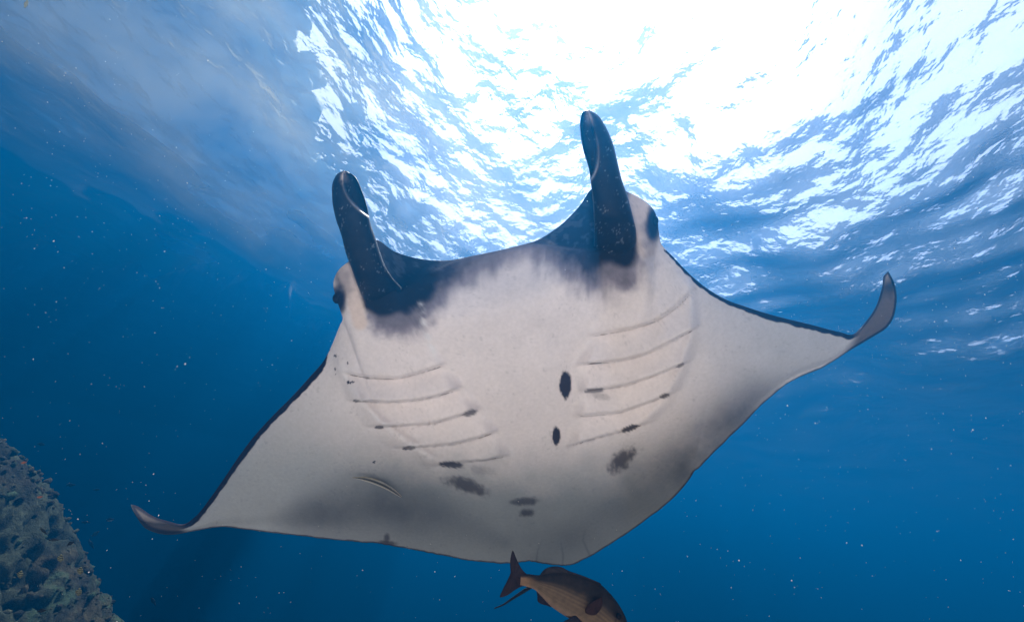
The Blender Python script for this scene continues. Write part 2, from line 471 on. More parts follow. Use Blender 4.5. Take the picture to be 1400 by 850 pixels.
# smoky dark mask round the mouth
lipd = np.where(sg > 0, -dl, dl)
xw = 36 + 26 * np.exp(-((PX - 575) / 55) ** 2) + 34 * np.exp(-((PX - 825) / 60) ** 2)
m1 = 1 - sstep(0, 1.5, (lipd + (nV - .5) * 20 + (nA - .5) * 24) / xw)
m1 *= np.clip(.66 + .4 * np.exp(-((PX - 580) / 50) ** 2) + .3 * np.exp(-((PX - 800) / 40) ** 2), 0, 1)
m1 *= sstep(480, 560, PX) * (1 - sstep(850, 900, PX))
smL = np.exp(-((PX - 545) / 52) ** 2 - ((PY - 425) / 42) ** 2) * 1.35
smR = np.exp(-((PX - 848) / 52) ** 2 - ((PY - 366) / 40) ** 2) * 1.2
sm = sstep(.15, 1.2, np.maximum(smL, smR) + (nA - .5) * .6 + (nB - .5) * .35) * .66
hood = np.clip(np.maximum(m1, sm), 0, 1)
col = mixc(col, (0.20, 0.175, 0.235), sstep(.05, .6, hood) * .75)
col = mixc(col, (0.042, 0.037, 0.047), np.clip(sstep(.3, 1.0, hood) * (.75 + .5 * nB), 0, 1))
inside = sstep(0, 2.0, above)
col = mixc(col, (0.030, 0.029, 0.034), inside * (.92 + .2 * (nA - .5)))
ins2 = inside * sstep(.5, .62, nB) * .4
col = mixc(col, (0.15, 0.15, 0.17), ins2)
liprim = np.exp(-((lipd + .5) / 1.6) ** 2) * sstep(.06, .14, pl_) * (1 - sstep(.8, .9, pl_))
col = mixc(col, (0.20, 0.19, 0.21), liprim * (.3 + .5 * (PX < 640)))
# dark skin under each head fin
for pts, w in (([(480, 366), (500, 400), (522, 412), (552, 404), (578, 388)], 27), ([(822, 262), (834, 312), (842, 332), (822, 340), (852, 342)], 25)):
    d, _, _ = dist_poly(PX, PY, pts)
    col = mixc(col, (0.018, 0.016, 0.017), 1 - sstep(.55, 1.1, d / w + (nA - .5) * .5))
# pale cheeks beside the fins
for pts, w in (([(470, 368), (480, 395), (488, 425), (492, 440)], 11), ([(872, 272), (880, 305), (886, 340)], 13)):
    d, _, _ = dist_poly(PX, PY, pts)
    col = mixc(col, (0.74, 0.62, 0.55), 1 - sstep(.6, 1.25, d / w + (nB - .5) * .3))
# eye patches
for ex, ey, rx, ry in ((463, 409, 10, 20), (893, 306, 9, 26)):
    d = np.hypot((PX - ex) / rx, (PY - ey) / ry)
    col = mixc(col, (0.03, 0.03, 0.05), 1 - sstep(.35, 1.4, d + (nB - .5) * .4))
for ex, ey in ((466, 402), (889, 318)):
    d = np.hypot((PX - ex) / 16, (PY - ey) / 44)
    col = mixc(col, (.16, .14, .15), (1 - sstep(.3, 1.2, d + (nA - .5) * 1.2 + (nB - .5) * .6)) * .5)
for ex, ey, rx, ry in ((462, 410, 11, 21), (893, 306, 10, 27)):
    d = np.hypot((PX - ex) / rx, (PY - ey) / ry)
    col = mixc(col, (0.02, 0.02, 0.032), 1 - sstep(.5, 1.3, d + (nB - .5) * .4))
# black leading edge with a ragged inner border
dL, _, _ = dist_poly(PX, PY, curve(LEAD, np.linspace(.07, .345, 90)))
dR, _, _ = dist_poly(PX, PY, curve(LEAD, np.linspace(.70, .888, 90)))
wl_ = 7.6 * np.clip(sstep(.345, .325, S) if False else (1 - sstep(.325, .345, S)), .2, 1)
col = mixc(col, (0.018, 0.016, 0.028), (1 - sstep(.8, 1.05, dL / (wl_ + (nB - .5) * 5 + (nA - .5) * 4))) * (S < .36))
wr_ = 3.0 + 4.2 * sstep(.70, .78, S)
col = mixc(col, (0.020, 0.018, 0.025), (1 - sstep(.8, 1.05, dR / (wr_ + (nB - .5) * 5 + (nA - .5) * 3))) * (S > .69))
# brownish curled tips with dark rims
dAll, _, _ = dist_poly(PX, PY, np.vstack([Lc[::6], Tc[::-6]]))
tipm = np.maximum(1 - sstep(.070, .085, S + .0 * C), sstep(.885, .90, S))
col = mixc(col, mixc(np.ones(col.shape) * np.array([.085, .073, .067]), (.15, .125, .11), (S > .5).astype(float)), tipm)
rim = tipm * (1 - sstep(.5, 1.15, dAll / (2.4 + 6.0 * C * (1 - sstep(.05, .10, S)) + 1.0)))
col = mixc(col, (0.022, 0.02, 0.026), rim)
# thin dark trailing hem
dT, _, _ = dist_poly(PX, PY, Tc[::4])
col = mixc(col, (0.035, 0.04, 0.045), (1 - sstep(.4, 1.2, dT / (2.0 + 2 * (nB - .5)))) * .85)
# belly spots
for ex, ey, rx, ry, ang, jag, op in ((773, 525, 8.2, 19, 0, .35, 1), (760.5, 595.5, 5.6, 13, 2, .35, 1), (850, 628, 22, 11, -38, .9, .85),
                             (640, 664, 29, 8.5, 16, .9, .8), (718.5, 685, 19, 5, -3, .7, .75), (720, 701, 9, 5, -5, .7, .8),
                             (529, 742, 13, 3.5, 3, .6, .75), (529, 736, 4, 6, 0, .6, .75), (949, 646, 6, 3, -40, .5, .9),
                             (618, 635, 17, 4.5, 4, .4, .9), (559, 612, 10, 3, -5, .4, .9), (518, 584, 6, 2.2, 0, .3, .85),
                             (487, 548, 5, 1.8, 5, .3, .8), (862, 585, 13, 3.6, -20, .4, .9), (909, 541, 7, 3, -22, .3, .8),
                             (930, 499, 5, 2.5, -28, .3, .7), (643, 564, 9, 4, -18, .5, .75), (812, 534, 13, 3, -6, .5, .7),
                             (820, 541, 15, 4, 15, 1.0, .3), (660, 642, 14, 6, 10, 1.2, .2)):
    a = math.radians(ang); dx = PX - ex; dy = PY - ey
    u = (dx * math.cos(a) + dy * math.sin(a)) / rx; w = (-dx * math.sin(a) + dy * math.cos(a)) / ry
    soft = .12 if jag < .6 else .45
    d = np.hypot(u, w) + (nB - .5) * jag + (fbm(PX / 3.0, PY / 3.0, 2) - .5) * jag * .6
    col = mixc(col, (0.045, 0.038, 0.045), (1 - sstep(1 - soft, 1 + soft, d)) * op)
# creases of the small fins beside the tail, drawn only as faint dark lines
for pts in ([(733, 769), (735, 752), (741, 738)], [(769, 772), (770, 758), (767, 742)], [(806, 758), (797, 738), (800, 722)]):
    d, _, p_ = dist_poly(PX, PY, pts)
    col = mixc(col, (.05, .055, .06), np.exp(-(d / 1.5) ** 2) * .40 * (1 - .7 * p_))
# pale streaks, some along the gill ridges
for pts, w, cw in (([(575, 418), (581, 450), (597, 492)], 4.5, .75), 
                   ([(467, 500), (484, 540), (520, 577), (560, 607), (598, 634)], 4, .35), ([(943, 385), (947, 440)], 2.2, .4), ([(700, 605), (690, 640), (720, 640)], 9, .12)):
    d, _, _ = dist_poly(PX, PY, pts)
    col = mixc(col, (0.86, 0.84, 0.84), np.exp(-(d / w) ** 2) * cw * sstep(.3, .6, nB))
# fine mottling
col *= (1 + (nA - .5) * .16 + (fbm(PX / 2.2, PY / 2.2, 2) - .5) * .04)[..., None]
fl = sstep(.80, .84, vnoise(PX / 2.6 + 90, PY / 2.6)) * sstep(.62, .75, vnoise(PX / 14, PY / 14 + 60))
col = mixc(col, (.1, .1, .12), fl * .16 * (1 - tipm))

base_pt = unproj(np.array(735.0), np.array(560.0), np.array(2.1))
manta = thing("manta_ray", "giant pale-bellied manta ray gliding overhead with black head fins raised", "manta ray", base_pt)
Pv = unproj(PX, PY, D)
thick = 0.40 * np.exp(-(np.abs(q) / 190) ** 2) * np.clip(np.minimum(C / .30, (1 - C) / .45), 0, 1) ** .6 + 0.075 * edge ** .7 * np.exp(-(np.abs(q) / 420) ** 2) + 0.022 * edge ** .6
thick = thick * np.clip(edge * 60, 0, 1)
Pd = unproj(PX, PY, np.maximum(D, D0 - .02) + thick)
dcol = np.ones_like(col) * np.array([.022, .024, .03])
dcol *= (1 + (nA - .5) * .5)[..., None]
idx = np.arange(NS * NC).reshape(NS, NC)
jdx = idx + NS * NC
jdx = jdx.copy(); jdx[:, 0] = idx[:, 0]; jdx[:, -1] = idx[:, -1]; jdx[0] = idx[0]; jdx[-1] = idx[-1]
qv = np.stack([idx[:-1, :-1], idx[:-1, 1:], idx[1:, 1:], idx[1:, :-1]], -1).reshape(-1, 4)
qd = np.stack([jdx[:-1, :-1], jdx[1:, :-1], jdx[1:, 1:], jdx[:-1, 1:]], -1).reshape(-1, 4)
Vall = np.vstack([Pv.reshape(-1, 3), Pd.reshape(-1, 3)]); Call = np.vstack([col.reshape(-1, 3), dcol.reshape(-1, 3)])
used = np.zeros(len(Vall), bool); used[qv] = True; used[qd] = True
remap = np.cumsum(used) - 1
Qa = remap[np.vstack([qv, qd])]
skin = simple_mat("manta_skin", attr="pigment", rough=0.6, spec=0.0, bump=0.04, bscale=120, mottle=.06, mscale=60)
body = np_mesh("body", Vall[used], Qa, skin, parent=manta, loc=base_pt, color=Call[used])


def body_depth(px, py):
    k = np.argmin((PX - px) ** 2 + (PY - py) ** 2)
    return D.ravel()[k]


# head fins: rolled paddles, dark, with a scooped hollow near the tip
def head_fin(Lpts, Rpts, d_base, d_tip, roll_side, name_col, s0, s1, e0):
    n_s, n_c = 120, 40
    Lq = auto_curve(Lpts, n_s); Rq = auto_curve(Rpts, n_s)
    c = np.linspace(0, 1, n_c)
    fx = Lq[:, None, 0] * (1 - c) + Rq[:, None, 0] * c
    fy = Lq[:, None, 1] * (1 - c) + Rq[:, None, 1] * c
    s = np.linspace(0, 1, n_s)[:, None] * np.ones_like(fx); cq = np.ones_like(fx) * c[None]
    e = 4 * cq * (1 - cq)
    tip = np.clip((1 - s) / .08, 0, 1) ** .5
    Dm = d_base + (d_tip - d_base) * s ** .8 + .17 * (1 - sstep(0, .30, s))
    th = 0.052 * np.sqrt(np.clip(e, 0, 1)) * tip * (1.2 - .5 * s)
    # scoop: where the blade rolls over itself
    k = cq if roll_side > 0 else 1 - cq
    edge_line = e0 + (1.02 - e0) * np.clip((s1 - s) / (s1 - s0), 0, 1) ** 2.2
    inside_ = sstep(-.02, .06, k - edge_line) * (1 - sstep(.93, .99, s))
    Df = Dm - th + inside_ * .045
    Db = Dm + th
    cl = np.ones(fx.shape + (3,)) * np.array([.013, .011, .0105])
    n1 = fbm(fx / 8, fy / 8, 4)
    cl *= (.8 + .6 * n1)[..., None]
    rim_ = np.exp(-((k - edge_line) / .045) ** 2) * sstep(s0 - .03, s0 + .02, s) * (1 - sstep(s1 - .07, s1 + .05, s))
    cl = mixc(cl, (.60, .55, .55), rim_ * (.25 + .65 * np.exp(-((s - s0 - .06) / .07) ** 2)))
    pt = np.exp(-((s - .945) / .055) ** 2 - ((k - name_col) / .14) ** 2)
    cl = mixc(cl, (.80, .66, .58), np.clip(pt * 1.2, 0, 1) * sstep(.2, .5, n1 + pt * .4))
    ol = (1 - sstep(.02, .07, np.minimum(cq, 1 - cq))) * .12
    cl = mixc(cl, (.012, .012, .012), inside_ * .6)
    cl = mixc(cl, (.10, .105, .12), ol)
    fl_ = sstep(.78, .82, vnoise(fx / 1.6, fy / 1.6)) * sstep(.5, .7, vnoise(fx / 9, fy / 9))
    cl = mixc(cl, (.4, .4, .4), fl_ * .3)
    A = unproj(fx, fy, Df); B = unproj(fx, fy, Db)
    ia = np.arange(n_s * n_c).reshape(n_s, n_c); ib = ia + n_s * n_c
    ib = ib.copy(); ib[:, 0] = ia[:, 0]; ib[:, -1] = ia[:, -1]
    f1 = np.stack([ia[:-1, :-1], ia[:-1, 1:], ia[1:, 1:], ia[1:, :-1]], -1).reshape(-1, 4)
    f2 = np.stack([ib[:-1, :-1], ib[1:, :-1], ib[1:, 1:], ib[:-1, 1:]], -1).reshape(-1, 4)
    cap = np.stack([ia[-1, :-1], ia[-1, 1:], ib[-1, 1:], ib[-1, :-1]], -1)
    VV = np.vstack([A.reshape(-1, 3), B.reshape(-1, 3)]); CC = np.vstack([cl.reshape(-1, 3), cl.reshape(-1, 3) * .35])
    FF = np.vstack([f1, f2])
    u = np.zeros(len(VV), bool); u[FF] = True; rm = np.cumsum(u) - 1
    return np_mesh("head_fin", VV[u], rm[FF], finskin, parent=manta, loc=base_pt, color=CC[u])


finskin = simple_mat("fin_skin", attr="pigment", rough=0.45, spec=0.3, bump=0.10, bscale=90, mottle=.2, mscale=40, ior=1.22)
hl = head_fin([(506, 428), (499, 414), (490, 393), (480, 365), (473.5, 348), (466, 319.5), (459, 299), (454, 270), (455, 249), (462, 237), (470, 233.2)],
              [(566, 405), (556, 398), (541, 385), (529, 368), (520, 346), (513, 324), (507, 307), (502, 282), (494, 258), (486, 242), (473, 233.4)],
              1.60, 1.50, 1, .46, .63, .90, .42)
hr = head_fin([(812, 352), (812, 335), (812, 310), (811, 280), (808, 253), (805, 231), (798, 208), (793.5, 183), (793.5, 163), (797, 153), (803, 150.2)],
              [(862, 348), (869, 336), (870, 319), (865, 295), (858, 268), (850, 245), (844, 220), (838, 196), (828, 173), (817, 157), (806, 150.4)],
              1.55, 1.46, -1, .58, .50, .80, .50)

# eyes
eye_m = simple_mat("eye_dark", (.012, .012, .016), rough=.12, spec=.6, mottle=.1)


def ball(name, c, r, m, parent, loc, sq=(1, 1, 1)):
    bm = bmesh.new(); bmesh.ops.create_uvsphere(bm, u_segments=20, v_segments=12, radius=1)
    Vv = np.array([v.co[:] for v in bm.verts]); Ff = [[v.index for v in f.verts] for f in bm.faces]; bm.free()
    W = Vv[:, :1] * right * r * sq[0] + Vv[:, 1:2] * up * r * sq[1] + Vv[:, 2:] * fwd * r * sq[2] + c
    return np_mesh(name, W, Ff, m, parent=parent, loc=loc)


ball("eye", unproj(np.array(460.5), np.array(408.0), np.array(body_depth(462, 408) + .012)), .017, eye_m, manta, base_pt, (1, 1.3, 1))
ball("eye", unproj(np.array(894.5), np.array(302.0), np.array(body_depth(893, 302) + .012)), .017, eye_m, manta, base_pt, (1, 1.3, 1))

# gill slits: narrow dark openings, wider at one end
slit_m = simple_mat("gill_slit_dark", (.33, .28, .26), rough=.7, spec=.2)
for G, wide in [(g, 'L') for g in GILL_L] + [(g, 'R') for g in GILL_R]:
    c = auto_curve(G, 28)
    tg = np.gradient(c, axis=0); tg /= np.linalg.norm(tg, axis=1)[:, None]
    nr = np.c_[-tg[:, 1], tg[:, 0]]
    s = np.linspace(0, 1, 28)
    w = .10 + .8 * np.exp(-((s - (.96 if wide == 'L' else .05)) / .10) ** 2) + .9 * np.exp(-((s - (.03 if wide == 'L' else .97)) / .07) ** 2)
    w *= np.clip(np.minimum(s, 1 - s) / .03, .15, 1)
    if wide == 'L': w = np.maximum(w - .09 * (s < .55), .015)
    dep = np.array([body_depth(*p) for p in c]) - .003
    a = c - nr * w[:, None]; b = c + nr * w[:, None]
    VV = np.vstack([unproj(a[:, 0], a[:, 1], dep), unproj(c[:, 0], c[:, 1], dep - .003), unproj(b[:, 0], b[:, 1], dep), unproj(c[:, 0], c[:, 1], dep + .012)])
    k = np.arange(27)
    FF = np.vstack([np.stack([k + 28 * m_, k + 1 + 28 * m_, k + 1 + 28 * ((m_ + 1) % 4), k + 28 * ((m_ + 1) % 4)], -1) for m_ in range(4)])
    np_mesh("gill_slit", VV, FF, slit_m, parent=manta, loc=base_pt)


def tube(name, pts3, rad, m, parent=None, loc=(0, 0, 0), seg=8, color=None):
    P = np.asarray(pts3); nP = len(P); tg = np.gradient(P, axis=0); tg /= np.linalg.norm(tg, axis=1)[:, None]
    side = np.cross(tg, fwd); side /= np.linalg.norm(side, axis=1)[:, None]; oth = np.cross(tg, side)
    a = np.linspace(0, 2 * np.pi, seg, endpoint=False)
    VV = (P[:, None] + rad[:, None, None] * (np.cos(a)[None, :, None] * side[:, None] + np.sin(a)[None, :, None] * oth[:, None])).reshape(-1, 3)
    FF = [(k * seg + j, k * seg + (j + 1) % seg, (k + 1) * seg + (j + 1) % seg, (k + 1) * seg + j) for k in range(nP - 1) for j in range(seg)]
    FF += [tuple(range(seg))[::-1], tuple((nP - 1) * seg + j for j in range(seg))]
    o = np_mesh(name, VV, FF, m, parent=parent, loc=loc); fix_normals(o); return o


tc_ = auto_curve([(752, 783), (737, 794), (720, 805), (700, 818), (688, 826), (676, 831)], 40)
dd_ = np.linspace(2.42, 2.52, 40)
tube("tail", unproj(tc_[:, 0], tc_[:, 1], dd_), np.linspace(.016, .0030, 40), finskin_dark := simple_mat("tail_skin", (.02, .022, .028), rough=.5), manta, base_pt)

# ------------------------------------------------------------------ remora-like cleaner under the belly
rp = auto_curve([(482, 652.5), (498, 654), (515, 659), (532, 667), (549, 679)], 50)
rd = np.array([body_depth(*p) for p in rp]); rd = np.convolve(np.pad(rd, 6, mode='edge'), np.ones(13) / 13, 'valid') - .045
rloc = unproj(np.array(515.0), np.array(660.0), np.array(rd[25]))
remora = thing("sharksucker", "slim striped sharksucker clinging below the manta ray's left belly", "fish", rloc)
P3 = unproj(rp[:, 0], rp[:, 1], rd)
s = np.linspace(0, 1, 50)
hgt = .0122 * np.clip(np.sin(np.pi * np.clip(s * .93 + .035, 0, 1)), 0, 1) ** .55 * (.5 + .5 * sstep(0, .25, s))
hgt *= np.where(s > .9, .75 + .25 * (1 - s) / .1, 1)
seg = 14; a = np.linspace(0, 2 * np.pi, seg, endpoint=False)
tg = np.gradient(P3, axis=0); tg /= np.linalg.norm(tg, axis=1)[:, None]
vd = P3 / np.linalg.norm(P3, axis=1)[:, None]
sd_ = np.cross(tg, vd); sd_ /= np.linalg.norm(sd_, axis=1)[:, None]
VV = (P3[:, None] + hgt[:, None, None] * (np.cos(a)[None, :, None] * sd_[:, None] + .8 * np.sin(a)[None, :, None] * vd[:, None])).reshape(-1, 3)
kk = np.arange(49)[:, None] * seg; jj = np.arange(seg)[None]; j2 = (jj + 1) % seg
FF = [tuple(f) for f in np.stack([kk + jj, kk + j2, kk + seg + j2, kk + seg + jj], -1).reshape(-1, 4)] + [tuple(range(seg))[::-1], tuple(49 * seg + j for j in range(seg))]
hh = np.broadcast_to(np.cos(a)[None], (50, seg))
rc = np.ones((50, seg, 3)) * np.array([.50, .48, .42])
rc = mixc(rc, (.012, .012, .014), np.exp(-((hh + .15) / .50) ** 4))
rc = mixc(rc, (.40, .33, .12), sstep(.55, .8, hh) * .8 * (s < .5)[:, None])
fish_m = simple_mat("fish_skin", attr="pigment", rough=.4, spec=.5, bump=.08, bscale=200, mottle=.12, mscale=60)
o = np_mesh("body", VV, FF, fish_m, parent=remora, loc=rloc, color=rc.reshape(-1, 3)); fix_normals(o)


def plate(name, outline, D_, th, m, parent, loc, color=(.03, .03, .03), ray_from=None):
    """a fin: outline in photo pixels around a centroid fan, thin but solid, thicker at its middle"""
    P = auto_curve(list(outline) + [outline[0]], 64)[:-1]
    c0 = P.mean(0); rings = [1.0, .8, .55, .3]
    vs_, fr_, cl_ = [], [], []
    n = len(P)
    for sgn in (-1, 1):
        for r in rings:
            p = c0 + (P - c0) * r
            tk = th * (1 - r ** 2) + .0006
            vs_.append(unproj(p[:, 0], p[:, 1], np.full(n, D_) + sgn * tk))
            st = .75 + .5 * vnoise(np.arctan2(p[:, 1] - c0[1], p[:, 0] - c0[0]) * 9 + 40, np.zeros(n))
            cl_.append(np.asarray(color)[None] * st[:, None])
        vs_.append(unproj(c0[None, 0], c0[None, 1], np.array([D_ + sgn * th]))); cl_.append(np.asarray(color)[None])
    VV = np.vstack(vs_); CC = np.vstack(cl_); nb = 4 * n + 1
    for sd2 in (0, 1):
        o_ = sd2 * nb
        for k in range(3):
            for j in range(n):
                f = (o_ + k * n + j, o_ + k * n + (j + 1) % n, o_ + (k + 1) * n + (j + 1) % n, o_ + (k + 1) * n + j)
                fr_.append(f if sd2 else f[::-1])
        for j in range(n):
            f = (o_ + 3 * n + j, o_ + 3 * n + (j + 1) % n, o_ + 4 * n)
            fr_.append(f if sd2 else f[::-1])
    for j in range(n):
        fr_.append((j, (j + 1) % n, nb + (j + 1) % n, nb + j))
    o = np_mesh(name, VV, fr_, m, parent=parent, loc=loc, color=CC); fix_normals(o); return o


# ------------------------------------------------------------------ snapper under the tail
SD = 2.05
sloc = unproj(np.array(785.0), np.array(815.0), np.array(SD))
snap = thing("snapper", "stocky reddish brown snapper with dark fins swimming below the manta ray", "fish", sloc)
dors = auto_curve([(712, 785), (722, 784.5), (737, 786), (752, 782), (772, 780.5), (789, 785), (807, 792), (821, 799), (834, 811), (845, 824.5), (853, 838), (858, 851), (862, 866), (864, 880)], 150)
vent = auto_curve([(711, 799), (720, 801), (730, 804.5), (741, 815), (752, 826), (763, 834), (774, 841), (789, 849), (804, 858), (820, 868), (836, 877), (850, 884), (860, 886), (864, 882)], 150)
ctr = (dors + vent) / 2; hv = (dors - vent) / 2
seg = 72; a = np.linspace(0, 2 * np.pi, seg, endpoint=False)
s = np.linspace(0, 1, 150)
kz = (.40 + .1 * np.sin(np.pi * s))
hm = np.linalg.norm(hv, axis=1) / F * SD
px_ = ctr[:, None, 0] + hv[:, None, 0] * np.cos(a); py_ = ctr[:, None, 1] + hv[:, None, 1] * np.cos(a)
Dz = SD + (kz * hm)[:, None] * np.sin(a)[None]
VV = (unproj(px_, py_, np.full(px_.shape, SD)) + ((kz * hm)[:, None] * np.sin(a)[None])[..., None] * fwd).reshape(-1, 3)
v = np.broadcast_to(np.cos(a)[None], px_.shape); S_ = np.broadcast_to(s[:, None], px_.shape)
fcol = np.ones(px_.shape + (3,)) * np.array([.23, .165, .105])
nF = fbm(px_ / 6, py_ / 6, 4)
strp = .5 + .5 * np.sin(v * 40 + S_ * 2)
fcol = mixc(fcol, (.09, .06, .05), strp * sstep(-.75, -.3, v) * .6)
fcol = mixc(fcol, (.36, .25, .19), (1 - sstep(-.9, -.35, v)) * .7)
fcol = mixc(fcol, (.040, .034, .034), sstep(.12, .62, v + (nF - .5) * .25))
fcol = mixc(fcol, (.36, .22, .13), (1 - sstep(.02, .12, S_)) * (1 - sstep(.5, .9, v)) * .8)
hd = sstep(.735, .75, S_ + .05 * v * v)
fcol = mixc(fcol, (.19, .15, .085), hd * (1 - sstep(.1, .7, v)) * .85)
fcol = mixc(fcol, (.05, .035, .03), np.exp(-((S_ + .05 * v * v - .74) / .008) ** 2) * .8 * (v < .6))
fcol *= (.56 + .4 * nF)[..., None]
FF = [tuple(f) for f in np.stack([(np.arange(149)[:, None] * seg + np.arange(seg)), (np.arange(149)[:, None] * seg + (np.arange(seg) + 1) % seg),
      ((np.arange(149)[:, None] + 1) * seg + (np.arange(seg) + 1) % seg), ((np.arange(149)[:, None] + 1) * seg + np.arange(seg))], -1).reshape(-1, 4)]
FF += [tuple(range(seg))[::-1], tuple(149 * seg + j for j in range(seg))]
o = np_mesh("body", VV, FF, fish_m, parent=snap, loc=sloc, color=fcol.reshape(-1, 3)); fix_normals(o)
plate("tail_fin", [(722, 786), (714, 778), (706, 763), (701, 752), (698, 762), (697.5, 775), (698, 782), (694, 792), (687, 806), (683.5, 816), (692, 814), (704, 806), (714, 801), (721, 800)], SD, .007, fish_m, snap, sloc, (.03, .02, .022))
plate("dorsal_fin", [(737, 787), (744, 778), (752, 774.5), (760, 773.5), (769, 775), (776, 779), (790, 784), (808, 791), (822, 799), (815, 803), (790, 794), (760, 790)], SD, .010, fish_m, snap, sloc, (.035, .03, .032))
plate("anal_fin", [(733, 805), (734.5, 814), (735.5, 822), (740, 825), (747, 827), (754, 829), (756, 824), (746, 812)], SD, .007, fish_m, snap, sloc, (.022, .016, .02))
pd_ = SD - .085
plate("pelvic_fin", [(770, 849), (780, 844), (787, 841), (792, 846), (798, 854), (792, 860), (782, 858)], SD - .045, .007, fish_m, snap, sloc, (.022, .02, .028))
plate("pectoral_fin", [(823, 815), (817, 818), (808, 823), (801, 830), (800, 836), (806, 840), (814, 840), (820, 834), (824, 824)], pd_ + .008, .008, fish_m, snap, sloc, (.034, .018, .017))
ball("eye", unproj(np.array(846.0), np.array(842.0), np.array(SD - .052)), .014, eye_m, snap, sloc)

# ------------------------------------------------------------------ reef
reef_m, n, l = new_mat("reef_rock")
out = n.new("ShaderNodeOutputMaterial"); p = n.new("ShaderNodeBsdfPrincipled"); l.new(p.outputs[0], out.inputs[0])
p.inputs["Roughness"].default_value = .9; p.inputs["Specular IOR Level"].default_value = .1
at = n.new("ShaderNodeAttribute"); at.attribute_name = "pigment"
tc = n.new("ShaderNodeTexCoord")
nz = n.new("ShaderNodeTexNoise"); nz.inputs["Scale"].default_value = 16; nz.inputs["Detail"].default_value = 9; nz.inputs["Roughness"].default_value = .7
l.new(tc.outputs["Object"], nz.inputs["Vector"])
cr = n.new("ShaderNodeMapRange"); cr.inputs["From Min"].default_value = .3; cr.inputs["From Max"].default_value = .7; cr.inputs["To Min"].default_value = .35; cr.inputs["To Max"].default_value = 1.7
l.new(nz.outputs["Fac"], cr.inputs["Value"])
vm = n.new("ShaderNodeVectorMath"); vm.operation = 'SCALE'
l.new(at.outputs["Color"], vm.inputs[0]); l.new(cr.outputs[0], vm.inputs["Scale"]); l.new(vm.outputs[0], p.inputs["Base Color"])
b = n.new("ShaderNodeBump"); b.inputs["Strength"].default_value = .9; b.inputs["Distance"].default_value = .08
l.new(nz.outputs["Fac"], b.inputs["Height"]); l.new(b.outputs[0], p.inputs["Normal"])

rcen = unproj(np.array(-320.0), np.array(920.0), np.array(2.3))
n_t, n_p = 460, 560
th = np.linspace(0.02, np.pi - .02, n_t)[:, None] * np.ones((1, n_p)); ph = np.ones((n_t, 1)) * np.linspace(0, 2 * np.pi, n_p, endpoint=False)[None]
ax1 = .56 * right - .83 * up; ax1 /= np.linalg.norm(ax1)
ax2 = .83 * right + .56 * up; ax2 /= np.linalg.norm(ax2)
U1 = np.cos(th) * 4.0; U2 = np.sin(th) * np.cos(ph) * 1.55; U3 = np.sin(th) * np.sin(ph) * 1.55   # before the overall scale RS
RS = .767
def nn(f, o=5, k=0.0):
    return (fbm(U1 * f + 31 + k, U2 * f + U3 * f * .7 + 11, o) + fbm(U3 * f + 71, U1 * f * .9 - U2 * f + 50 + k, o)) / 2
crack = np.abs(nn(1.6, 4, 20) - .5) * 2
lump = nn(1.1, 3); mid = nn(4.0, 4); fine = nn(15.0, 4)
disp = .34 * (lump - .5) + .22 * (mid - .5) + .11 * (fine - .5) - .10 * np.exp(-(crack / .05) ** 2)
k_ = 1 + disp / 1.55
R3 = (U1 * (1 + disp / 4))[..., None] * ax1 + (U2 * k_)[..., None] * ax2 + (U3 * k_)[..., None] * fwd
R3 = R3 * RS + rcen
rcol = np.ones(U1.shape + (3,)) * np.array([.020, .026, .015])
rcol = mixc(rcol, (.016, .018, .015), sstep(.47, .57, nn(3.1, 5, 7)) * .9)
rcol = mixc(rcol, (.036, .046, .030), sstep(.50, .60, nn(1.5, 4, 90)) * .8)
rcol = mixc(rcol, (.044, .038, .022), sstep(.56, .64, nn(5.5, 4, 33)) * .7)
vein = np.exp(-(np.abs(nn(2.2, 5, 140) - .5) / .012) ** 2) * sstep(.48, .6, nn(1.3, 3, 61))
rcol = mixc(rcol, (.05, .09, .055), vein * .75)
rcol = mixc(rcol, (.07, .09, .06), sstep(.61, .70, nn(17, 3, 12)) * .6)
ii = np.arange(n_t - 1)[:, None] * n_p; jj = np.arange(n_p)[None]; j2 = (jj + 1) % n_p
FF = np.stack([ii + jj, ii + n_p + jj, ii + n_p + j2, ii + j2], -1).reshape(-1, 4)
reef = np_mesh("reef_slope", R3.reshape(-1, 3), FF, reef_m, loc=rcen, color=rcol.reshape(-1, 3)); reef["kind"] = "structure"


